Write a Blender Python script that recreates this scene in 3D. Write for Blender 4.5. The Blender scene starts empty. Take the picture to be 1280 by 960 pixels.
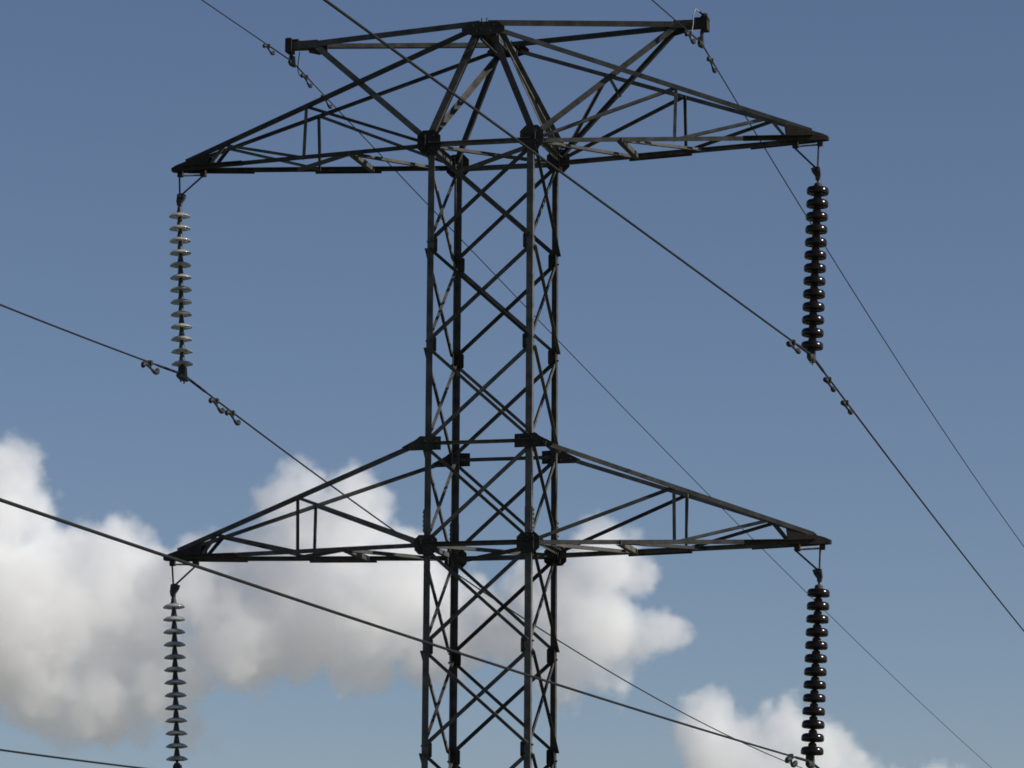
import bpy, bmesh, math, random
from mathutils import Vector, Matrix

random.seed(7)
R = math.radians
scene = bpy.context.scene
col = scene.collection

# ------------------------------------------------------------------ camera, sky, sun, exposure
UP = 20.0                                     # height of the upper cross arms above the tower base
cam_d = bpy.data.cameras.new('camera')
cam_d.sensor_width = 36.0
cam_d.lens = 5203.8 * 36.0 / 1280.0           # long lens
cam_d.clip_start = 0.5
cam_d.clip_end = 90000.0
cam = bpy.data.objects.new('camera', cam_d)
col.objects.link(cam)
CAM = Vector((11.5715, -44.9482, UP - 10.4719))
yaw, pitch, roll = 0.2472, 0.1669, 0.0067
fw = Vector((-math.sin(yaw) * math.cos(pitch), math.cos(yaw) * math.cos(pitch), math.sin(pitch)))
rt0 = Vector((math.cos(yaw), math.sin(yaw), 0))
up0 = rt0.cross(fw)
rt = rt0 * math.cos(roll) + up0 * math.sin(roll)
up = up0 * math.cos(roll) - rt0 * math.sin(roll)
mw = Matrix((rt, up, -fw)).transposed().to_4x4()
mw.translation = CAM
cam.matrix_world = mw
scene.camera = cam

SUN_AZ, SUN_EL = R(90), R(33)                 # azimuth from +Y towards +X
world = bpy.data.worlds.new('World')
scene.world = world
world.use_nodes = True
wn = world.node_tree
sky = wn.nodes.new('ShaderNodeTexSky')
sky.sky_type = 'NISHITA'
sky.sun_disc = False
sky.sun_elevation = SUN_EL
sky.sun_rotation = SUN_AZ
sky.altitude = 1500
sky.air_density = 1.0
sky.dust_density = 0.3
sky.ozone_density = 3.0
bg = wn.nodes['Background']
bg.inputs[1].default_value = 0.0695
tint = wn.nodes.new('ShaderNodeMix')            # white balance of the photograph
tint.data_type = 'RGBA'; tint.blend_type = 'MULTIPLY'
tint.inputs['Factor'].default_value = 1.0
tint_in = [i for i in tint.inputs if i.type == 'RGBA'][0]
tint.inputs[7].default_value = (1.07, 0.975, 0.985, 1)
wn.links.new(sky.outputs[0], tint_in)
wn.links.new([o for o in tint.outputs if o.type == 'RGBA'][0], bg.inputs[0])

sun_d = bpy.data.lights.new('sun', 'SUN')
sun_d.energy = 5.0
sun_d.angle = R(0.5)
sun_d.color = (1.0, 0.95, 0.86)
sun = bpy.data.objects.new('sun', sun_d)
col.objects.link(sun)
sdir = Vector((math.sin(SUN_AZ) * math.cos(SUN_EL), math.cos(SUN_AZ) * math.cos(SUN_EL), math.sin(SUN_EL)))
sun.rotation_euler = sdir.to_track_quat('Z', 'Y').to_euler()

scene.view_settings.view_transform = 'Standard'
scene.view_settings.look = 'None'
scene.view_settings.exposure = 0.0
scene.view_settings.gamma = 1.0
scene.view_settings.use_curve_mapping = False
scene.render.engine = 'CYCLES'
cy = scene.cycles
cy.max_bounces = 48
cy.diffuse_bounces = 3
cy.glossy_bounces = 3
cy.transmission_bounces = 6
cy.volume_bounces = 40
cy.volume_step_rate = 1.6
cy.volume_max_steps = 512
cy.use_denoising = True
cy.pixel_filter_type = 'BLACKMAN_HARRIS'
cy.filter_width = 1.7

# ------------------------------------------------------------------ helpers
def tag(o, label=None, cat=None, group=None, kind=None):
    if label: o['label'] = label
    if cat: o['category'] = cat
    if group: o['group'] = group
    if kind: o['kind'] = kind
    return o

def empty(name, loc):
    o = bpy.data.objects.new(name, None)
    col.objects.link(o)
    o.location = loc
    o.empty_display_size = 0.3
    return o

def obj(name, bm, mat, parent=None, smooth=False):
    bmesh.ops.recalc_face_normals(bm, faces=bm.faces[:])
    me = bpy.data.meshes.new(name)
    bm.to_mesh(me)
    bm.free()
    me.materials.append(mat)
    if smooth:
        for p in me.polygons: p.use_smooth = True
    o = bpy.data.objects.new(name, me)
    col.objects.link(o)
    if parent: o.parent = parent
    return o

def prism(bm, poly, p0, p1, e1, e2):
    """extrude a 2D polygon (coords along e1, e2) from p0 to p1"""
    a = [bm.verts.new(p0 + e1 * x + e2 * y) for x, y in poly]
    b = [bm.verts.new(p1 + e1 * x + e2 * y) for x, y in poly]
    n = len(poly)
    bm.faces.new(a[::-1]); bm.faces.new(b)
    for i in range(n):
        bm.faces.new((a[i], a[(i + 1) % n], b[(i + 1) % n], b[i]))

def angle_bar(bm, p0, p1, n, w, t=0.007, off=0.0, side=1, flip=1):
    """rolled L-section: one flange lies flat in the face with normal n, the other stands off it"""
    p0 = Vector(p0); p1 = Vector(p1)
    d = (p1 - p0).normalized()
    n = Vector(n)
    e2 = (n - d * n.dot(d)).normalized()
    e1 = d.cross(e2) * flip
    p0 = p0 + e2 * off; p1 = p1 + e2 * off
    s = side
    h = w * 0.5
    poly = [(-h, 0), (h, 0), (h, t * s), (-h + t, t * s), (-h + t, w * s), (-h, w * s)]
    prism(bm, poly, p0, p1, e1, e2)

def plate(bm, pts, n, t):
    """flat plate from a list of 3D outline points, thickness t along n"""
    n = Vector(n).normalized()
    a = [bm.verts.new(Vector(p) - n * t / 2) for p in pts]
    b = [bm.verts.new(Vector(p) + n * t / 2) for p in pts]
    k = len(pts)
    bm.faces.new(a[::-1]); bm.faces.new(b)
    for i in range(k):
        bm.faces.new((a[i], a[(i + 1) % k], b[(i + 1) % k], b[i]))

def bolt(bm, c, n, r=0.011, l=0.03):
    n = Vector(n).normalized()
    e1 = n.orthogonal().normalized(); e2 = n.cross(e1)
    poly = [(r * math.cos(i * math.pi / 3), r * math.sin(i * math.pi / 3)) for i in range(6)]
    prism(bm, poly, Vector(c) - n * l, Vector(c) + n * l, e1, e2)

def tube(bm, pts, rad, seg=8, caps=True):
    pts = [Vector(p) for p in pts]
    rings = []
    e = None
    for i, p in enumerate(pts):
        d = (pts[min(i + 1, len(pts) - 1)] - pts[max(i - 1, 0)]).normalized()
        if e is None: e = d.orthogonal().normalized()
        e = (e - d * e.dot(d)).normalized()
        f = d.cross(e)
        r = rad[i] if isinstance(rad, (list, tuple)) else rad
        rings.append([bm.verts.new(p + (e * math.cos(2 * math.pi * k / seg) + f * math.sin(2 * math.pi * k / seg)) * r) for k in range(seg)])
    for a, b in zip(rings, rings[1:]):
        for k in range(seg):
            bm.faces.new((a[k], a[(k + 1) % seg], b[(k + 1) % seg], b[k]))
    if caps:
        bm.faces.new(rings[0][::-1]); bm.faces.new(rings[-1])

def lathe(bm, prof, seg=28, origin=(0, 0, 0)):
    o = Vector(origin)
    rings = []
    for r, z in prof:
        if r < 1e-6:
            rings.append([bm.verts.new(o + Vector((0, 0, z)))])
        else:
            rings.append([bm.verts.new(o + Vector((r * math.cos(2 * math.pi * k / seg), r * math.sin(2 * math.pi * k / seg), z))) for k in range(seg)])
    for a, b in zip(rings, rings[1:]):
        for k in range(seg):
            k2 = (k + 1) % seg
            if len(a) == 1 and len(b) > 1: bm.faces.new((a[0], b[k2], b[k]))
            elif len(b) == 1 and len(a) > 1: bm.faces.new((a[k], a[k2], b[0]))
            elif len(a) > 1: bm.faces.new((a[k], a[k2], b[k2], b[k]))

def box(bm, c, s, M=None):
    c = Vector(c)
    vs = []
    for x in (-1, 1):
        for y in (-1, 1):
            for z in (-1, 1):
                v = Vector((x * s[0] / 2, y * s[1] / 2, z * s[2] / 2))
                if M: v = M @ v
                vs.append(bm.verts.new(c + v))
    for f in ((0, 1, 3, 2), (4, 6, 7, 5), (0, 4, 5, 1), (2, 3, 7, 6), (0, 2, 6, 4), (1, 5, 7, 3)):
        bm.faces.new([vs[i] for i in f])

# ------------------------------------------------------------------ materials
def material(name, c1, c2, rough, metal=0.0, scale=6.0, spec=0.5, trans=0.0, bump=0.0, ior=1.5, vary=0.0):
    m = bpy.data.materials.new(name)
    m.use_nodes = True
    nt = m.node_tree
    b = nt.nodes['Principled BSDF']
    tc = nt.nodes.new('ShaderNodeTexCoord')
    no = nt.nodes.new('ShaderNodeTexNoise')
    no.inputs['Scale'].default_value = scale
    no.inputs['Detail'].default_value = 6
    no.inputs['Roughness'].default_value = 0.65
    rp = nt.nodes.new('ShaderNodeValToRGB')
    rp.color_ramp.elements[0].position = 0.32; rp.color_ramp.elements[0].color = (*c1, 1)
    rp.color_ramp.elements[1].position = 0.68; rp.color_ramp.elements[1].color = (*c2, 1)
    nt.links.new(tc.outputs['Object'], no.inputs['Vector'])
    nt.links.new(no.outputs['Fac'], rp.inputs['Fac'])
    if vary:                                   # each bar weathers a little differently
        oi = nt.nodes.new('ShaderNodeObjectInfo')
        mv = nt.nodes.new('ShaderNodeMapRange')
        mv.inputs['To Min'].default_value = 1 - vary; mv.inputs['To Max'].default_value = 1 + vary
        nt.links.new(oi.outputs['Random'], mv.inputs['Value'])
        hs = nt.nodes.new('ShaderNodeHueSaturation')
        nt.links.new(mv.outputs['Result'], hs.inputs['Value'])
        nt.links.new(rp.outputs['Color'], hs.inputs['Color'])
        nt.links.new(hs.outputs['Color'], b.inputs['Base Color'])
    else:
        nt.links.new(rp.outputs['Color'], b.inputs['Base Color'])
    mr = nt.nodes.new('ShaderNodeMapRange')
    mr.inputs['To Min'].default_value = max(0.02, rough - 0.1)
    mr.inputs['To Max'].default_value = rough + 0.1
    nt.links.new(no.outputs['Fac'], mr.inputs['Value'])
    nt.links.new(mr.outputs['Result'], b.inputs['Roughness'])
    b.inputs['Metallic'].default_value = metal
    b.inputs['Specular IOR Level'].default_value = spec
    b.inputs['Transmission Weight'].default_value = trans
    b.inputs['IOR'].default_value = ior
    if bump:
        bp = nt.nodes.new('ShaderNodeBump')
        bp.inputs['Strength'].default_value = bump
        bp.inputs['Distance'].default_value = 0.01
        nt.links.new(no.outputs['Fac'], bp.inputs['Height'])
        nt.links.new(bp.outputs['Normal'], b.inputs['Normal'])
    return m

STEEL = material('weathered_steel', (0.048, 0.047, 0.043), (0.125, 0.12, 0.108), 0.6, 0.0, 7.0, spec=0.12, vary=0.45)
PLATE = material('gusset_steel', (0.025, 0.022, 0.018), (0.055, 0.048, 0.04), 0.6, 0.0, 9.0, spec=0.1, vary=0.3)
FITTING = material('forged_fitting', (0.025, 0.025, 0.025), (0.07, 0.066, 0.06), 0.5, 0.0, 20.0, spec=0.2)
CAPIRON = material('cap_iron', (0.02, 0.02, 0.021), (0.06, 0.06, 0.06), 0.5, 0.0, 25.0, spec=0.3)
RUSTCAP = material('rusty_cap_iron', (0.02, 0.016, 0.013), (0.07, 0.05, 0.036), 0.6, 0.0, 25.0, spec=0.2)
GLASS = material('toughened_glass', (0.48, 0.51, 0.48), (0.72, 0.74, 0.71), 0.09, 0.0, 10.0, spec=0.9, trans=0.55, ior=1.5)
PORCELAIN = material('brown_porcelain', (0.006, 0.0045, 0.0042), (0.012, 0.0075, 0.0065), 0.2, 0.0, 12.0, spec=0.3)
ALU = material('aged_conductor', (0.012, 0.012, 0.013), (0.026, 0.026, 0.026), 0.6, 0.0, 30.0, spec=0.1)
DAMPER = material('damper_iron', (0.014, 0.014, 0.015), (0.045, 0.044, 0.04), 0.5, 0.0, 30.0, spec=0.2)
BRIGHT = material('sunlit_strap_metal', (0.16, 0.16, 0.15), (0.28, 0.28, 0.26), 0.5, 0.2, 20.0)  # sunlit tone of the strap and plate edge put into the colour
CONCRETE = material('concrete', (0.25, 0.24, 0.22), (0.38, 0.37, 0.34), 0.9, 0.0, 5.0, bump=0.3)
GRASS = material('grass_ground', (0.06, 0.062, 0.03), (0.12, 0.115, 0.07), 0.95, 0.0, 0.35, spec=0.2)

BOUNCE_GROUND = material('cloud_bounce_ground', (0.27, 0.25, 0.20), (0.35, 0.325, 0.27), 0.95, 0.0, 0.02, spec=0.1)  # pale so the added far ground throws light up under the clouds

# ------------------------------------------------------------------ the ground
def ground_z(x, y):
    t = max(0.0, min(1.0, (-16.0 - y) / 27.0))
    return (CAM.z - 1.7) * t * t * (3 - 2 * t)

def axis(c):
    a = [0.0]
    s = 2.0
    while a[-1] < 45000:
        a.append(a[-1] + s)
        if a[-1] > 60: s *= 1.35
    return [c - v for v in reversed(a[1:])] + [c + v for v in a]

bm = bmesh.new()
xs, ys = axis(0.0), axis(-20.0)
g = [[bm.verts.new((x, y, ground_z(x, y) + (random.uniform(-.06, .06) if abs(x) < 60 and abs(y) < 80 else 0))) for x in xs] for y in ys]
for j in range(len(ys) - 1):
    for i in range(len(xs) - 1):
        bm.faces.new((g[j][i], g[j][i + 1], g[j + 1][i + 1], g[j + 1][i]))
gr = tag(obj('ground', bm, GRASS), kind='structure')
gr.data.materials.append(BOUNCE_GROUND)              # unseen pale ground far beyond the line, added to brighten the cloud bases
for p in gr.data.polygons:
    if p.center.y > 900: p.material_index = 1

# ------------------------------------------------------------------ the pylon
P = 1.1377
ARM = 3.82
def hw(k): return 0.6105 + (0.6154 - 0.6105) * k / 4.0
def lz(k): return UP - k * P
def L(sx, sy, k, dx=0.0, dy=0.0, dz=0.0):
    return Vector((sx * (hw(k) - dx), sy * (hw(k) - dy), lz(k) + dz))

tower = tag(empty('lattice_tower', (0, 0, 0)), 'tall dark steel lattice pylon with stacked triangular cross arms and a peaked top', 'pylon')
KB = 8
BASE_HW = 1.75
def leg_pt(sx, sy, z):
    if z >= lz(KB):
        k = (UP - z) / P
        return Vector((sx * hw(k), sy * hw(k), z))
    t = (lz(KB) - z) / lz(KB)
    h = hw(KB) + (BASE_HW - hw(KB)) * t
    return Vector((sx * h, sy * h, z))

LW, LT = 0.074, 0.008
for sx in (-1, 1):
    for sy in (-1, 1):
        bm = bmesh.new()
        poly = [(0, 0), (-LW, 0), (-LW, -LT), (-LT, -LT), (-LT, -LW), (0, -LW)]
        ex, ey = Vector((sx, 0, 0)), Vector((0, sy, 0))
        prism(bm, poly, leg_pt(sx, sy, 0.25), leg_pt(sx, sy, lz(KB) - 0.002), ex, ey)
        prism(bm, poly, leg_pt(sx, sy, lz(KB)), leg_pt(sx, sy, UP + 0.12), ex, ey)
        obj('leg', bm, STEEL, tower)
        bm = bmesh.new()
        box(bm, leg_pt(sx, sy, 0.15) - Vector((0, 0, 0.05)), (0.6, 0.6, 0.5))
        obj('footing', bm, CONCRETE, tower)

# bracing: an X in every panel of the four faces
def brace(p0, p1, n, w, outer, flip=1):
    bm = bmesh.new()
    if outer: angle_bar(bm, p0, p1, n, w, 0.006, 0.004, 1, flip)
    else: angle_bar(bm, p0, p1, n, w, 0.006, -LT - 0.004, -1, flip)
    return obj('diagonal_brace', bm, STEEL, tower)

W = 0.038
for k in range(KB):
    w0 = 0.050 if k == 0 else W
    i = 0.03
    for sy in (-1, 1):                     # front and back faces
        n = (0, sy, 0)
        brace(L(-1, sy, k, i, 0, -0.05), L(1, sy, k + 1, i, 0, 0.05), n, w0, True)
        brace(L(1, sy, k, i, 0, -0.05), L(-1, sy, k + 1, i, 0, 0.05), n, W, False)
    for sx in (-1, 1):                     # side faces
        n = (sx, 0, 0)
        brace(L(sx, -1, k, 0, i, -0.05), L(sx, 1, k + 1, 0, i, 0.05), n, W, True, -1)
        brace(L(sx, 1, k, 0, i, -0.05), L(sx, -1, k + 1, 0, i, 0.05), n, W, False, 1)
zs = [lz(KB), 7.4, 3.9, 0.4]
for z1, z0 in zip(zs, zs[1:]):
    for s in (-1, 1):
        brace(leg_pt(-1, s, z1), leg_pt(1, s, z0), (0, s, 0), 0.06, True)
        brace(leg_pt(1, s, z1), leg_pt(-1, s, z0), (0, s, 0), 0.06, False)
        brace(leg_pt(s, -1, z1), leg_pt(s, 1, z0), (s, 0, 0), 0.06, True)
        brace(leg_pt(s, 1, z1), leg_pt(s, -1, z0), (s, 0, 0), 0.06, False)

# horizontal struts and diaphragms
def strut(p0, p1, n, w=0.05, name='horizontal_strut', off=0.012):
    bm = bmesh.new()
    angle_bar(bm, p0, p1, n, w, 0.006, off, 1)
    return obj(name, bm, STEEL, tower)
for k, w in ((0, 0.052), (4, 0.052), (3, 0.038)):
    for s in (-1, 1):
        strut(L(-1, s, k, 0.02), L(1, s, k, 0.02), (0, s, 0), w, off=0.016)
        if k != 3:
            strut(L(s, -1, k, 0, 0.02, 0.03), L(s, 1, k, 0, 0.02, 0.03), (s, 0, 0), 0.05, off=0.016)
    if k != 3:
        strut(L(-1, -1, k, 0.05, 0.05, -0.02), L(1, 1, k, 0.05, 0.05, -0.02), (0, 0, 1), 0.045, 'diaphragm_brace', 0.0)
        strut(L(1, -1, k, 0.05, 0.05, -0.07), L(-1, 1, k, 0.05, 0.05, -0.07), (0, 0, 1), 0.04, 'diaphragm_brace', 0.0)

# gusset plates
def octo(c, a, b, r, kind='y'):
    """octagon of half sizes a (sideways), b (height), corner cut r, in the XZ or YZ plane"""
    out = []
    for x, z in ((a - r, b), (a, b - r), (a, -b + r), (a - r, -b), (-a + r, -b), (-a, -b + r), (-a, b - r), (-a + r, b)):
        out.append(Vector((c[0] + x, c[1], c[2] + z)) if kind == 'y' else Vector((c[0], c[1] + x, c[2] + z)))
    return out

def gusset(pts, n, t=0.012, bolts=()):
    bm = bmesh.new()
    plate(bm, pts, n, t)
    for b in bolts: bolt(bm, b, n)
    return obj('gusset_plate', bm, PLATE, tower)

for sx in (-1, 1):
    for sy in (-1, 1):
        yo = sy * 0.028
        c = L(sx, sy, 0) + Vector((-sx * 0.012, yo, 0.035))
        gusset(octo(c, 0.135, 0.135, 0.065), (0, 1, 0), 0.014, [c + Vector((x, 0, z)) for x, z in ((-.07, .05), (.05, .07), (.06, -.04), (-.04, -.07), (0, 0))])
        c = L(sx, sy, 0) + Vector((sx * 0.028, -sy * 0.03, 0.02))
        gusset(octo(c, 0.10, 0.12, 0.05, 'x'), (1, 0, 0), 0.014)
        # lower arm seat
        c = L(sx, sy, 4) + Vector((-sx * 0.03, yo, 0.0))
        gusset(octo(c, 0.13, 0.11, 0.05), (0, 1, 0), 0.014, [c + Vector((x, 0, z)) for x, z in ((-.07, .05), (.07, .04), (.05, -.06), (-.05, -.06))])
        c = L(sx, sy, 4) + Vector((sx * 0.028, -sy * 0.03, 0.0))
        gusset(octo(c, 0.09, 0.09, 0.03, 'x'), (1, 0, 0), 0.014)
        # heads of the lower arms: a rectangle inside the leg, drawn out to a point along the arm
        c = L(sx, sy, 3) + Vector((0, yo, 0.0))
        pts = [c + Vector((sx * x, 0, z)) for x, z in ((-0.19, 0.075), (0.05, 0.085), (0.10, 0.045), (0.26, -0.035), (0.22, -0.075), (0.02, -0.075), (-0.19, -0.075))]
        gusset(pts, (0, 1, 0), 0.014, [c + Vector((sx * x, 0, z)) for x, z in ((-.14, .03), (-.14, -.04), (0, .03), (.03, -.04), (.14, -.02))])
        for k in (1, 2, 5, 6, 7):
            dz = random.uniform(-.01, .01)
            c = L(sx, sy, k) + Vector((-sx * 0.060, -sy * (LT + 0.001), dz))
            gusset(octo(c, 0.055, 0.085, 0.012), (0, 1, 0), 0.010, [c + Vector((0, 0, z)) for z in (-.05, .05)])
            c = L(sx, sy, k) + Vector((-sx * (LT + 0.001), -sy * 0.055, dz))
            gusset(octo(c, 0.05, 0.08, 0.012, 'x'), (1, 0, 0), 0.010, [c + Vector((0, 0, z)) for z in (-.05, .05)])

# bolted leg splices just above the lower arms
for sx in (-1, 1):
    for sy in (-1, 1):
        zc = lz(4) + 0.27
        h = hw(4)
        bm = bmesh.new()
        plate(bm, [Vector((sx * (h + 0.006), sy * (h - y), zc + z)) for y, z in ((0.0, -0.13), (0.075, -0.13), (0.075, 0.13), (0.0, 0.13))], (1, 0, 0), 0.010)
        plate(bm, [Vector((sx * (h - x), sy * (h + 0.006), zc + z)) for x, z in ((0.004, -0.13), (0.075, -0.13), (0.075, 0.13), (0.004, 0.13))], (0, 1, 0), 0.010)
        for z in (-0.10, -0.05, 0.0, 0.05, 0.10):
            for y in (0.022, 0.055):
                bolt(bm, Vector((sx * (h + 0.006), sy * (h - y), zc + z)), (1, 0, 0), 0.008, 0.017)
        obj('leg_splice', bm, STEEL, tower)

# the peak above the upper arms
PZ = UP + 1.36
PY = 0.516
PF, PB = Vector((0, -PY, PZ)), Vector((0, PY, PZ))
def peak_leg(p0, p1, n, w, name='peak_leg', off=0.0, flip=1, side=1):
    bm = bmesh.new()
    angle_bar(bm, p0, p1, n, w, 0.008, off, side, flip)
    return obj(name, bm, STEEL, tower)
for sx in (-1, 1):
    peak_leg(L(sx, -1, 0, 0, 0, 0.08), PF + Vector((sx * 0.08, 0.02, -0.02)), (0, -1, 0), 0.076, off=0.0, flip=sx, side=-1)
    peak_leg(L(sx, 1, 0, -0.01 * sx, 0, 0.08), PB + Vector((sx * 0.075, -0.02, -0.02)), (0, 1, 0), 0.076, off=0.0, flip=-sx, side=-1)
peak_leg(L(-1, -1, 0, 0, -0.01, 0.12), PB + Vector((-0.10, -0.05, -0.05)), (-1, 0, 0.3), 0.055, 'peak_brace', -0.02, 1, -1)
peak_leg(PF + Vector((0.13, 0.06, -0.03)), L(1, 1, 0, -0.02, 0.03, 0.14), (1, 0, 0.3), 0.06, 'peak_brace', 0.02, 1, 1)
bm = bmesh.new()
angle_bar(bm, PF + Vector((0.0, 0.02, -0.03)), PB + Vector((0.0, -0.02, -0.03)), (0, 0, 1), 0.10, 0.009, 0, -1)
angle_bar(bm, PF + Vector((0.11, 0.02, -0.03)), PB + Vector((0.11, -0.02, -0.03)), (0, 0, 1), 0.07, 0.009, 0, -1, -1)
obj('ridge_beam', bm, STEEL, tower)
for Pk, s, dx in ((PF, -1, 0.0), (PB, 1, 0.02)):
    c = Pk + Vector((dx, s * 0.022, -0.005))
    bm = bmesh.new()
    plate(bm, [c + Vector((x, 0, z)) for x, z in ((-0.17, 0.07), (0.17, 0.07), (0.25, 0.0), (0.25, -0.05), (0.10, -0.085), (-0.12, -0.085), (-0.25, -0.05), (-0.25, 0.0))], (0, 1, 0), 0.014)
    for x, z in ((-.12, .03), (0, .04), (.12, .03), (-.08, -.04), (.08, -.04)): bolt(bm, c + Vector((x, 0, z)), (0, 1, 0))
    for x in (-0.02, 0.04): bolt(bm, c + Vector((x, 0, 0.085)), (0, 0, 1), 0.008, 0.03)
    obj('peak_plate', bm, PLATE, tower)

# earth wire arms
for sx, tipz in ((-1, UP + 1.405), (1, UP + 1.395)):
    bm = bmesh.new()
    for sy in (-1, 1):
        a = Vector((sx * 0.05, sy * (PY + 0.005), PZ + 0.055))
        b = Vector((sx * 2.10, sy * 0.075, tipz))
        angle_bar(bm, a, b, (0, sy, 0), 0.066, 0.007, 0.0, -1, sx)
        angle_bar(bm, b + Vector((sx * 0.001, 0, 0)), (sx * 2.42, sy * 0.05, tipz), (0, sy, 0), 0.09, 0.007, 0.0, -1, sx)
    arm = obj('earth_wire_arm', bm, STEEL, tower)
    for sy in (-1, 1):
        bm = bmesh.new()
        angle_bar(bm, (sx * 2.13, sy * 0.055, tipz - 0.02), L(sx, sy, 0, -0.03, 0.0, 0.08), (0, sy, 0), 0.068, 0.007, 0.0, -1, -sx)
        obj('arm_strut', bm, STEEL, arm)
    bm = bmesh.new()
    box(bm, (sx * 2.455, 0, tipz), (0.075, 0.16, 0.16))
    box(bm, (sx * 2.42, 0, tipz + 0.055), (0.16, 0.11, 0.03))
    if sx > 0:
        tube(bm, [(sx * 2.45, 0, tipz + 0.07), (sx * 2.45, 0, tipz + 0.12)], 0.035)
        tube(bm, [(sx * 2.43, 0, tipz + 0.11), (sx * 2.39, 0, tipz + 0.15)], 0.012)
    else:
        tube(bm, [(sx * 2.47, 0, tipz + 0.07), (sx * 2.47, 0, tipz + 0.1)], 0.03)
    obj('end_bracket', bm, PLATE, arm)
    bm = bmesh.new()                       # little plate where strut meets arm
    plate(bm, [Vector((sx * x, 0, tipz + z)) for x, z in ((2.0, 0.0), (2.25, 0.0), (2.22, -0.09), (2.10, -0.12), (2.0, -0.10))], (0, 1, 0), 0.012)
    obj('strut_plate', bm, PLATE, arm)

# cross arms
def cross_arm(sx, z0, heads, upper):
    """sx: side; z0: level of the lower chords; heads: {sy: start of the top chord}"""
    tip = Vector((sx * ARM, 0, z0))
    foot = {sy: Vector((sx * hw(0), sy * hw(0), z0)) for sy in (-1, 1)}
    def low(sy, x):
        t = (x - hw(0)) / (ARM - hw(0))
        p = foot[sy].lerp(tip + Vector((0, sy * 0.028, 0)), t)
        return p
    def top(sy, x):
        a = heads[sy]
        b = tip + Vector((0, sy * 0.028, 0.035))
        t = (x - abs(a.x)) / (ARM - abs(a.x))
        return a.lerp(b, t)
    bm = bmesh.new()
    for sy in (-1, 1):
        n = (0, sy, 0)
        angle_bar(bm, low(sy, hw(0) - 0.03), low(sy, ARM - 0.04), n, 0.050, 0.006, 0.010, -1, -sx * sy)
        angle_bar(bm, heads[sy], top(sy, ARM - 0.14), n, 0.048, 0.006, 0.018, -1, sx * sy)
    arm = obj('cross_arm', bm, STEEL, tower)
    def web(name, p0, p1, n, w=0.042, off=0.0, side=-1, flip=1):
        b = bmesh.new()
        angle_bar(b, p0, p1, n, w, 0.005, off, side, flip)
        return obj(name, b, STEEL, arm)
    XP, XN, XS = 2.17, 3.20, 1.57
    for sy in (-1, 1):
        n = (0, sy, 0)
        web('post', low(sy, XP) + Vector((0, 0, -0.02)), top(sy, XP) + Vector((0, 0, 0.01)), n, 0.038, 0.0)
        web('web_brace', top(sy, XP) + Vector((sx * -0.02, 0, -0.01)), low(sy, hw(0) + 0.02) + Vector((0, 0, 0.03)), n, 0.036, -0.008)
        web('web_brace', top(sy, XN) + Vector((0, 0, -0.01)), low(sy, XP) + Vector((0, 0, 0.0)), n, 0.034, -0.008)
        web('web_brace', top(sy, XN), low(sy, 3.40), n, 0.034, -0.008)
    # bottom plane: batten and plan bracing
    web('batten', low(-1, XS) + Vector((0, -0.03, -0.035)), low(1, XS) + Vector((0, 0.03, -0.035)), (0, 0, -1), 0.06, 0.0, -1, 1)
    if sx < 0:
        web('plan_brace', low(-1, XS) + Vector((0, 0, -0.028)), low(1, hw(0) + 0.15) + Vector((0, 0, -0.028)), (0, 0, 1), 0.045, 0, 1)
    else:
        web('plan_brace', low(-1, hw(0) + 0.06) + Vector((0, 0, -0.028)), low(1, XS) + Vector((0, 0, -0.028)), (0, 0, 1), 0.045, 0, 1)
    web('plan_brace', low(-1, XS) + Vector((0, 0, -0.022)), low(1, XP + 0.25) + Vector((0, 0, -0.022)), (0, 0, 1), 0.04, 0, 1)
    # doubled back chord between the batten and the posts, doubled tip
    b = bmesh.new()
    angle_bar(b, low(1, XS - 0.10) + Vector((0, 0.02, -0.012)), low(1, XP + 0.06) + Vector((0, 0.02, -0.012)), (0, 1, 0), 0.062, 0.008, 0.008, 1, -sx)
    obj('splice_plate', b, PLATE, arm)
    b = bmesh.new()
    y = 0.034
    for sy in (-1, 1):
        x0, x1 = (2.93, 3.70)
        angle_bar(b, low(sy, x0) + Vector((0, sy * 0.02, -0.010)), low(sy, x1) + Vector((0, sy * 0.02, 0.0)), (0, sy, 0), 0.052, 0.008, 0.01, 1, -sx * sy)
    obj('tip_splice', b, PLATE, arm)
    b = bmesh.new()
    for sy in (-1, 1):
        plate(b, [Vector((sx * x, sy * (0.045 + (ARM - x) * 0.17), z0 + z)) for x, z in ((3.865, 0.018), (3.86, -0.022), (3.72, -0.026), (3.40, -0.018), (3.38, 0.15), (3.43, 0.155), (3.80, 0.048))], (0.17 * sx, sy, 0), 0.010)
    box(b, (sx * 3.845, 0, z0 + 0.0), (0.03, 0.085, 0.045))
    box(b, (sx * 3.765, 0, z0 - 0.05), (0.06, 0.05, 0.07))
    box(b, (sx * 3.485, 0, z0 - 0.055), (0.06, 0.07, 0.075))
    obj('tip_plate', b, PLATE, arm)
    b = bmesh.new()
    tube(b, [(sx * 3.50, 0, z0 - 0.075), (sx * 3.75, 0, z0 - 0.068)], 0.011)  # added pale rod standing in for the lit edge of the tip plate
    obj('lit_edge_rod', b, BRIGHT, arm)
    if upper and sx > 0:
        q = top(1, 1.25)
        web('hanger', q, L(1, 1, 0, -0.05, 0, 0.05), (0, 1, 0), 0.035, -0.01)
        web('hanger', q, Vector((1.42, 0.27, z0 + 0.66)), (0, 1, 0), 0.035, -0.01)
    return arm
for sx in (-1, 1):
    cross_arm(sx, UP, {sy: Vector((sx * 0.17, sy * PY, PZ - 0.03)) for sy in (-1, 1)}, True)
for sx in (-1, 1):
    cross_arm(sx, lz(4), {sy: Vector((sx * (hw(3) + 0.16), sy * (hw(3) + 0.02), lz(3) - 0.035)) for sy in (-1, 1)}, False)

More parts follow.
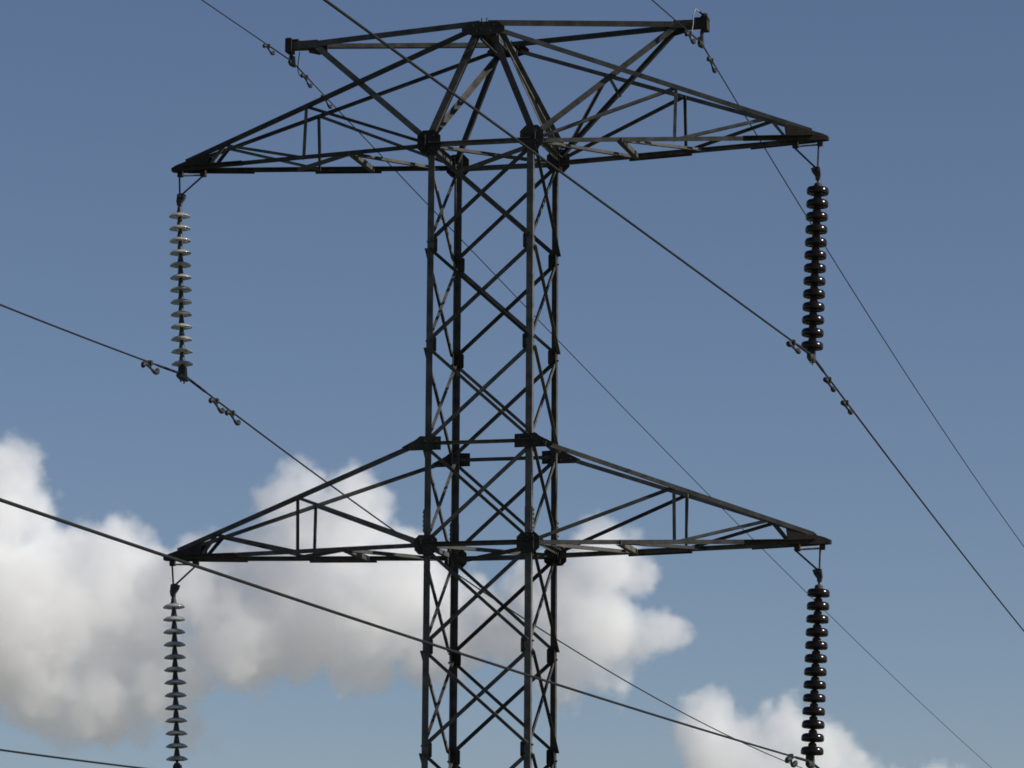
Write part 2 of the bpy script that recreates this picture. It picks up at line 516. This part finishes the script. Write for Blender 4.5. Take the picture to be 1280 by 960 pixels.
# ------------------------------------------------------------------ insulator strings
def glass_disc():
    b = bmesh.new()
    lathe(b, [(0.030, 0.012), (0.060, 0.016), (0.095, 0.004), (0.122, -0.016), (0.127, -0.024), (0.124, -0.029), (0.112, -0.024),
              (0.098, -0.020), (0.095, -0.036), (0.088, -0.036), (0.085, -0.018), (0.066, -0.014), (0.063, -0.030), (0.056, -0.030), (0.052, -0.010), (0.030, -0.008), (0.018, -0.012)], 32)
    return b
def glass_cap():
    b = bmesh.new()
    lathe(b, [(0, 0.100), (0.018, 0.099), (0.025, 0.092), (0.028, 0.074), (0.031, 0.050), (0.037, 0.022), (0.039, 0.012), (0.030, 0.006)], 20)
    lathe(b, [(0.024, -0.006), (0.022, -0.034), (0.014, -0.040), (0.013, -0.056), (0, -0.057)], 14)
    return b
def porcelain_disc():
    b = bmesh.new()
    lathe(b, [(0.036, 0.040), (0.060, 0.043), (0.092, 0.041), (0.110, 0.034), (0.121, 0.018), (0.126, -0.004), (0.126, -0.026), (0.120, -0.040), (0.110, -0.044), (0.104, -0.026),
              (0.094, -0.024), (0.090, -0.044), (0.080, -0.044), (0.076, -0.020), (0.062, -0.018), (0.058, -0.040), (0.048, -0.040), (0.042, -0.012), (0.016, -0.012)], 32)
    return b
def porcelain_cap():
    b = bmesh.new()
    lathe(b, [(0, 0.092), (0.022, 0.090), (0.040, 0.082), (0.046, 0.068), (0.048, 0.045), (0.052, 0.034), (0.040, 0.030)], 20)
    lathe(b, [(0.040, -0.010), (0.038, -0.046), (0.034, -0.052), (0.014, -0.058), (0, -0.060)], 14)
    return b

def template(kind):
    d = obj('insulator_disc', glass_disc() if kind == 'glass' else porcelain_disc(), GLASS if kind == 'glass' else PORCELAIN, None, True)
    c = obj('cap', glass_cap() if kind == 'glass' else porcelain_cap(), CAPIRON if kind == 'glass' else RUSTCAP, d, True)
    return d, c

def insulator_string(kind, sx, hang, inb, yoke, top, bot, clamp, label):
    root = tag(empty('insulator_string', hang), label, 'insulator', 'insulator strings hung from the cross arm tips')
    h = Vector(hang)
    d = Vector(bot) - Vector(top)
    step = d.length / 12.0
    q = (-d).normalized()
    rotm = q.to_track_quat('Z', 'Y')
    yk = Vector(yoke)
    for a in (h, Vector(inb)):
        b = bmesh.new()
        tube(b, [a - h, yk - h + Vector((0, 0, 0.02))], 0.011)
        obj('hanger_link', b, FITTING, root)
    b = bmesh.new()
    s = -sx
    plate(b, [yk - h + Vector((s * x, 0, z)) for x, z in ((-0.025, 0.045), (0.02, 0.055), (0.075, 0.035), (0.06, -0.01), (0.025, -0.06), (0.022, -0.095), (-0.022, -0.095), (-0.035, -0.04))], (0, 1, 0), 0.05)
    bolt(b, yk - h + Vector((0, 0, 0.015)), (0, 1, 0), 0.02, 0.05)
    bolt(b, yk - h + Vector((s * 0.045, 0, 0.01)), (0, 1, 0), 0.018, 0.045)
    tube(b, [yk - h + Vector((0, 0, -0.08)), Vector(top) - h + q * 0.08], 0.014)
    obj('yoke_plate', b, FITTING, root)
    d0, c0 = template(kind)
    for i in range(13):
        if i == 0:
            dd, cc = d0, c0
        else:
            dd = d0.copy(); col.objects.link(dd)
            cc = c0.copy(); col.objects.link(cc)
            cc.parent = dd
        dd.parent = root
        dd.location = Vector(top) - h + d * (i / 12.0)
        dd.rotation_mode = 'QUATERNION'
        tilt = Vector((random.uniform(-.02, .02), random.uniform(-.02, .02), 1)).to_track_quat('Z', 'Y')
        dd.rotation_quaternion = rotm @ tilt
    cl = Vector(clamp) - h
    e = Vector(bot) - h
    b = bmesh.new()
    tube(b, [e - q * 0.03, cl + q * 0.03], 0.018)
    box(b, (e - q * 0.06).lerp(cl, 0.35), (0.055, 0.06, 0.07))
    pts = [cl + Vector((0, y, -0.030 - 0.35 * y * y)) for y in (-0.16, -0.1, -0.05, 0, 0.05, 0.1, 0.16)]
    tube(b, pts, [0.025, 0.036, 0.044, 0.048, 0.044, 0.036, 0.025], 10)
    plate(b, [cl + Vector((0, y, z)) for y, z in ((-0.055, -0.02), (-0.03, 0.085), (0.03, 0.085), (0.055, -0.02))], (1, 0, 0), 0.085)
    for y in (-0.06, 0.06): tube(b, [cl + Vector((0, y, 0.03)), cl + Vector((0, y, -0.10))], 0.010, 6)
    obj('suspension_clamp', b, FITTING, root)
    return root

LO = lz(4)
C_UL = Vector((-3.690, 0, UP - 2.4134)); C_UR = Vector((3.654, 0, UP - 2.456))
C_LL = Vector((-3.657, 0, UP - 6.995)); C_LR = Vector((3.616, 0, UP - 6.962))
insulator_string('glass', -1, (-3.776, 0, UP - 0.07), (-3.485, 0, UP - 0.08), (-3.767, 0, UP - 0.335), (-3.763, 0, UP - 0.531), (-3.698, 0, UP - 2.275), C_UL,
                 'glinting glass insulator string under the upper cross arm, clear blue sky behind it')
insulator_string('porcelain', 1, (3.748, 0, UP - 0.09), (3.485, 0, UP - 0.10), (3.737, 0, UP - 0.375), (3.736, 0, UP - 0.594), (3.663, 0, UP - 2.348), C_UR,
                 'dark brown porcelain insulator string under the upper cross arm, clear blue sky behind it')
insulator_string('glass', -1, (-3.769, 0, LO - 0.075), (-3.472, 0, LO - 0.08), (-3.749, 0, UP - 4.895), (-3.740, 0, UP - 5.089), (-3.665, 0, UP - 6.827), C_LL,
                 'grey glass insulator string under the lower cross arm, big white cloud behind it')
insulator_string('porcelain', 1, (3.740, 0, LO - 0.075), (3.472, 0, LO - 0.09), (3.730, 0, UP - 4.895), (3.719, 0, UP - 5.110), (3.639, 0, UP - 6.844), C_LR,
                 'dark brown porcelain insulator string under the lower cross arm, small cloud behind its foot')

# ------------------------------------------------------------------ conductors and earth wires
def wire_pt(base, side, y, par):
    a, c, d = par
    return base + Vector((d * y, y if side == 'far' else -y, -a * y + c * y * y))

def wire(name, base, near, far, r, rod, label, cat, group):
    ys = [0.0]
    s = 0.12
    while ys[-1] < 260:
        ys.append(ys[-1] + s)
        if ys[-1] > 3: s = min(s * 1.06, 4.0)
    pts, rad = [], []
    def rr(y): return rod if y < 0.85 else (rod + (r - rod) * min(1, (y - 0.85) / 0.08))
    for y in reversed(ys[1:]):
        if y < 75: pts.append(wire_pt(base, 'near', y, near)); rad.append(rr(y))
    for y in ys:
        pts.append(wire_pt(base, 'far', y, far)); rad.append(rr(y))
    b = bmesh.new()
    tube(b, [p - base for p in pts], rad, 8)
    o = obj(name, b, ALU, None, True)
    o.location = base
    return tag(o, label, cat, group)

E_L = Vector((-2.428, 0, UP + 1.2237)); E_R = Vector((2.4074, 0, UP + 1.1845))
NEAR = {'UL': (.05, .00114, 0), 'UR': (.0421, -2e-5, 0), 'LL': (.0373, .00081, 0), 'LR': (.0258, .00026, 0), 'EL': (.0382, .00049, 0), 'ER': (.0711, .00058, 0)}
FAR = {'UL': (.0649, .00087, -.0196), 'UR': (.04, .00034, -.0196), 'LL': (.06, .0006, -.0196), 'LR': (.05, .0005, -.0196), 'EL': (.0542, .00019, -.0196), 'ER': (.0624, .00061, -.0196)}
GC = 'power conductors slung from the insulator strings'
GE = 'thin earth wires over the pylon peak'
wire('power_conductor', C_UL, NEAR['UL'], FAR['UL'], .0108, .0155, 'dark conductor clamped at the foot of the glinting upper glass insulator string', 'power line', GC)
wire('power_conductor', C_UR, NEAR['UR'], FAR['UR'], .0108, .0155, 'dark conductor clamped at the foot of the upper brown porcelain insulator string', 'power line', GC)
wire('power_conductor', C_LL, NEAR['LL'], FAR['LL'], .0108, .0155, 'dark conductor at the foot of the lower glass insulator string, entering at the bottom corner', 'power line', GC)
wire('power_conductor', C_LR, NEAR['LR'], FAR['LR'], .0108, .0155, 'thick dark conductor crossing the pylon legs to the lower brown porcelain insulator string', 'power line', GC)
w1 = wire('earth_wire', E_L, NEAR['EL'], FAR['EL'], .0065, .0085, 'thin earth wire from the peak arm over the glass insulators, crossing behind the pylon', 'earth wire', GE)
w2 = wire('earth_wire', E_R, NEAR['ER'], FAR['ER'], .0070, .0090, 'thin earth wire from the peak arm above the porcelain insulators, falling behind the upper string', 'earth wire', GE)
# hung clamps and bonding straps of the earth wires
for o, base, sx, tz in ((w1, E_L, -1, UP + 1.33), (w2, E_R, 1, UP + 1.32)):
    b = bmesh.new()
    tube(b, [(sx * 0.012, 0, 0.03), (sx * 0.012, 0, tz - base.z)], 0.022)
    tube(b, [(0, y, -0.025 - 0.4 * y * y) for y in (-0.11, -0.05, 0, 0.05, 0.11)], [0.018, 0.032, 0.038, 0.032, 0.018], 10)
    plate(b, [Vector((0, y, z)) for y, z in ((-0.045, -0.03), (-0.025, 0.06), (0.025, 0.06), (0.045, -0.03))], (1, 0, 0), 0.06)
    obj('earth_clamp', b, FITTING, o)
    b = bmesh.new()
    if sx < 0:
        a = Vector((-2.34, 0, UP + 1.33)) - base
        c = wire_pt(base, 'far', 0.58, FAR['EL']) - base
        pts = [a.lerp(c, t) + Vector((-0.05, 0, -0.10)) * math.sin(math.pi * t) for t in [i / 14 for i in range(15)]]
        tube(b, pts, 0.0055, 6)
        obj('bonding_strap', b, ALU, o)
    else:
        pts = [Vector((2.40, -0.05, UP + 1.53)), Vector((2.365, -0.10, UP + 1.55)), Vector((2.345, -0.13, UP + 1.48)), Vector((2.345, -0.14, UP + 1.36)), Vector((2.33, -0.16, UP + 1.25)), Vector((2.39, -0.22, UP + 1.175))]
        tube(b, [p - base for p in pts], 0.007, 6)
        obj('bonding_strap', b, BRIGHT, o)

# ------------------------------------------------------------------ vibration dampers
def damper(base, side, y, par, spin, label, rw, scale=1.0):
    p = wire_pt(base, side, y, par)
    q = wire_pt(base, side, y + 0.05, par)
    d = (q - p).normalized()
    if side == 'near': d = -d                                  # local +Y always points away down the line
    root = empty('vibration_damper', p)
    zx = Vector((0, 0, 1)) - d * d.z
    zx.normalize()
    x = d.cross(zx)
    M = Matrix((x, d, zx)).transposed()
    root.rotation_euler = M.to_euler()
    root.scale = (scale * 0.78,) * 3
    tag(root, label, 'vibration damper', 'vibration dampers clipped to the wires')
    b = bmesh.new()
    box(b, (0, 0, -0.005), (0.05, 0.075, 0.07))
    box(b, (0, 0, -0.055), (0.022, 0.05, 0.08))
    obj('clamp', b, DAMPER, root)
    S = Matrix.Rotation(spin, 3, 'Y')
    b = bmesh.new()
    tube(b, [Vector((0, 0, -0.078)) + S @ Vector((0, yy, -0.11 * yy)) for yy in (-0.20, -0.1, 0, 0.1, 0.20)], 0.012, 8)
    obj('messenger_cable', b, ALU, root)
    for s in (-1, 1):
        b = bmesh.new()
        prof = [(0.04, -0.002, .016), (0.11, -0.030, .022), (0.18, -0.046, .027), (0.245, -0.046, .034), (0.295, -0.024, .039), (0.312, 0.012, .037), (0.310, 0.040, .027), (0.305, 0.054, .012)]
        tube(b, [Vector((0, 0, -0.078)) + S @ Vector((0, s * yy, s * zz * 0.72 - 0.006 * s)) for yy, zz, rr in prof], [rr for *_, rr in prof], 10)
        obj('damper_weight', b, DAMPER, root, True)
    return root
sL, sR = 0.0, R(-42)
damper(C_UL, 'near', 1.13, NEAR['UL'], sL, 'lone S-shaped damper on the near side of the upper glass insulator string', 0.03)
damper(C_UL, 'far', 1.36, FAR['UL'], sL, 'S-shaped damper just beyond the upper glass insulator string, first of a pair', 0.03)
damper(C_UL, 'far', 2.02, FAR['UL'], sL, 'S-shaped damper beyond the upper glass insulator string, second and lower of a pair', 0.03)
damper(C_UR, 'near', 1.11, NEAR['UR'], sR, 'lone bar-shaped damper on the near side of the upper porcelain insulator string', 0.03)
damper(C_UR, 'far', 1.33, FAR['UR'], sR, 'bar-shaped damper just beyond the upper porcelain insulator string, first of a pair', 0.03)
damper(C_UR, 'far', 2.66, FAR['UR'], sR, 'bar-shaped damper beyond the upper porcelain insulator string, second and lower of a pair', 0.03)
damper(C_LR, 'near', 1.15, NEAR['LR'], R(25), 'damper beside the foot of the lower porcelain insulator string at the picture bottom', 0.03)
damper(E_L, 'near', 0.90, NEAR['EL'], sL, 'small S-shaped damper on the earth wire before the peak arm over the glass insulators', 0.02, 0.72)
damper(E_L, 'far', 0.62, FAR['EL'], sL, 'small S-shaped damper hanging just under the peak arm tip over the glass insulators', 0.02, 0.78)
damper(E_L, 'far', 1.50, FAR['EL'], sL, 'small S-shaped damper where the earth wire crosses the upper cross arm chord', 0.02, 0.78)
damper(E_R, 'near', 0.60, NEAR['ER'], sL, 'small S-shaped damper tucked under the peak arm end over the porcelain insulators', 0.02, 0.85)
damper(E_R, 'far', 0.69, FAR['ER'], sL, 'small S-shaped damper below the peak arm tip over the porcelain insulators, against sky', 0.02, 0.85)

# ------------------------------------------------------------------ clouds: real volumes about five kilometres away
CD = 5204.0
def cloud_material(name, dens):
    m = bpy.data.materials.new(name)
    m.use_nodes = True
    nt = m.node_tree
    nt.nodes.remove(nt.nodes['Principled BSDF'])
    v = nt.nodes.new('ShaderNodeVolumePrincipled')
    v.inputs['Color'].default_value = (1.0, 1.0, 1.0, 1)
    v.inputs['Anisotropy'].default_value = 0.0
    v.inputs['Density'].default_value = 0.0
    at = nt.nodes.new('ShaderNodeAttribute'); at.attribute_name = 'density'
    mu = nt.nodes.new('ShaderNodeMath'); mu.operation = 'MULTIPLY'; mu.inputs[1].default_value = dens
    nt.links.new(at.outputs['Fac'], mu.inputs[0])
    nt.links.new(mu.outputs[0], v.inputs['Density'])
    v.inputs['Density Attribute'].default_value = ''
    nt.links.new(v.outputs[0], nt.nodes['Material Output'].inputs['Volume'])
    return m

def cloud(blobs, seed, dens, label, voxel=3.2, amp=24.0, fringe=9.0, k=12.0):
    """blobs: (metres to the right of the line of sight, metres above it (negative below), depth offset, radius)"""
    xs0 = min(b[0] - b[3] for b in blobs) - 30; xs1 = max(b[0] + b[3] for b in blobs) + 30
    zs0 = min(b[1] - b[3] for b in blobs) - 30; zs1 = max(b[1] + b[3] for b in blobs) + 30
    ys0 = min(b[2] - b[3] for b in blobs) - 30; ys1 = max(b[2] + b[3] for b in blobs) + 30
    vol = bpy.data.volumes.new('cloud')
    o = bpy.data.objects.new('cloud', vol)
    col.objects.link(o)
    m2 = Matrix((rt, fw, up)).transposed().to_4x4()
    m2.translation = CAM + fw * CD
    o.matrix_world = m2
    mat = cloud_material('cloud_vapour', dens)
    vol.materials.append(mat)
    ng = bpy.data.node_groups.new('cloud_shape', 'GeometryNodeTree')
    ng.interface.new_socket('Geometry', in_out='OUTPUT', socket_type='NodeSocketGeometry')
    N = ng.nodes; Lk = ng.links
    pos = N.new('GeometryNodeInputPosition')
    # billow the sampling position a little
    nz = N.new('ShaderNodeTexNoise'); nz.noise_dimensions = '4D'
    nz.inputs['W'].default_value = seed
    nz.inputs['Scale'].default_value = 1 / 75.0
    nz.inputs['Detail'].default_value = 6.0
    nz.inputs['Roughness'].default_value = 0.72
    Lk.new(pos.outputs[0], nz.inputs['Vector'])
    prev = None
    for (x, z, y, r) in blobs:
        dn = N.new('ShaderNodeVectorMath'); dn.operation = 'DISTANCE'
        dn.inputs[1].default_value = (x, y, z)
        Lk.new(pos.outputs[0], dn.inputs[0])
        sb = N.new('ShaderNodeMath'); sb.operation = 'SUBTRACT'; sb.inputs[1].default_value = r
        Lk.new(dn.outputs['Value'], sb.inputs[0])
        if prev is None: prev = sb
        else:
            mn = N.new('ShaderNodeMath'); mn.operation = 'SMOOTH_MIN'; mn.inputs[2].default_value = k
            Lk.new(prev.outputs[0], mn.inputs[0]); Lk.new(sb.outputs[0], mn.inputs[1])
            prev = mn
    # d + amp * (noise - 0.5) * 2
    nm = N.new('ShaderNodeMath'); nm.operation = 'MULTIPLY_ADD'
    nm.inputs[1].default_value = amp * 4.0; nm.inputs[2].default_value = -amp * 2.0
    Lk.new(nz.outputs[0], nm.inputs[0])
    ad = N.new('ShaderNodeMath'); ad.operation = 'ADD'
    Lk.new(prev.outputs[0], ad.inputs[0]); Lk.new(nm.outputs[0], ad.inputs[1])
    # rounded cauliflower heads of two sizes
    for sc, am in ((1 / 46.0, 26.0), (1 / 21.0, 17.0)):
        wv = N.new('ShaderNodeVectorMath'); wv.operation = 'MULTIPLY_ADD'
        wv.inputs[1].default_value = (22, 22, 22)
        Lk.new(nz.outputs[1], wv.inputs[0]); Lk.new(pos.outputs[0], wv.inputs[2])
        vo = N.new('ShaderNodeTexVoronoi'); vo.feature = 'SMOOTH_F1'; vo.voronoi_dimensions = '4D'
        vo.inputs['W'].default_value = seed * 10
        vo.inputs['Scale'].default_value = sc
        vo.inputs['Smoothness'].default_value = 0.25
        Lk.new(wv.outputs[0], vo.inputs['Vector'])
        vm = N.new('ShaderNodeMath'); vm.operation = 'MULTIPLY_ADD'
        vm.inputs[1].default_value = am; vm.inputs[2].default_value = -am * 0.55
        Lk.new(vo.outputs['Distance'], vm.inputs[0])
        a2 = N.new('ShaderNodeMath'); a2.operation = 'ADD'
        Lk.new(ad.outputs[0], a2.inputs[0]); Lk.new(vm.outputs[0], a2.inputs[1])
        ad = a2
    mr = N.new('ShaderNodeMapRange'); mr.interpolation_type = 'SMOOTHSTEP'
    mr.inputs['From Min'].default_value = 6.0; mr.inputs['From Max'].default_value = -fringe
    mr.inputs['To Min'].default_value = 0.0; mr.inputs['To Max'].default_value = 1.0
    Lk.new(ad.outputs[0], mr.inputs['Value'])
    vc = N.new('GeometryNodeVolumeCube')
    Lk.new(mr.outputs[0], vc.inputs['Density'])
    vc.inputs['Min'].default_value = (xs0, ys0, zs0); vc.inputs['Max'].default_value = (xs1, ys1, zs1)
    vc.inputs['Resolution X'].default_value = max(8, int((xs1 - xs0) / voxel))
    vc.inputs['Resolution Y'].default_value = max(8, int((ys1 - ys0) / (voxel * 2.2)))
    vc.inputs['Resolution Z'].default_value = max(8, int((zs1 - zs0) / voxel))
    sm = N.new('GeometryNodeSetMaterial'); sm.inputs['Material'].default_value = mat
    out = N.new('NodeGroupOutput')
    Lk.new(vc.outputs[0], sm.inputs[0]); Lk.new(sm.outputs[0], out.inputs[0])
    md = o.modifiers.new('shape', 'NODES'); md.node_group = ng
    return tag(o, label, 'cloud', 'white cumulus clouds')

def B(u, v, r, dy=0.0): return (u - 640.0, 480.0 - v, dy, r + 9.0)
cloud([B(0, 600, 48), B(32, 640, 34), B(-40, 660, 80), B(90, 705, 40), B(150, 700, 40, -10), B(185, 700, 30), B(130, 760, 85, 20), B(40, 770, 100), B(-60, 770, 120, 30),
       B(60, 850, 62), B(130, 865, 58), B(195, 840, 62), B(232, 735, 55), B(285, 745, 55, 20), B(300, 800, 58), B(340, 700, 46), B(362, 640, 36), B(385, 618, 30), B(440, 628, 36),
       B(475, 625, 16), B(405, 690, 66, 15), B(370, 780, 70, 40), B(460, 765, 70), B(520, 760, 60), B(505, 715, 46), B(545, 800, 50), B(455, 820, 42), B(585, 745, 30), B(575, 800, 30), B(262, 930, 6), B(232, 905, 16), B(165, 905, 22), B(95, 905, 24)],
      3.1, 0.019, 'biggest white cumulus bank, behind the lower cross arm and glass string')
cloud([B(640, 790, 40), B(690, 745, 52), B(750, 712, 44), B(790, 725, 22), B(740, 780, 58), B(800, 792, 28), B(838, 797, 14), B(700, 835, 36), B(757, 690, 26), B(765, 840, 22)],
      8.4, 0.020, 'mid-sized white cloud beside the pylon legs, below the lower cross arm')
cloud([B(890, 910, 34), B(930, 935, 40), B(980, 918, 36), B(1030, 945, 38), B(1065, 975, 34), B(900, 975, 55), B(970, 990, 60), B(1050, 1015, 50), B(905, 892, 20), B(985, 893, 18), B(1112, 985, 14), B(1165, 968, 12), B(1205, 990, 14)],
      5.7, 0.020, 'small low cloud behind the foot of the lower porcelain string')
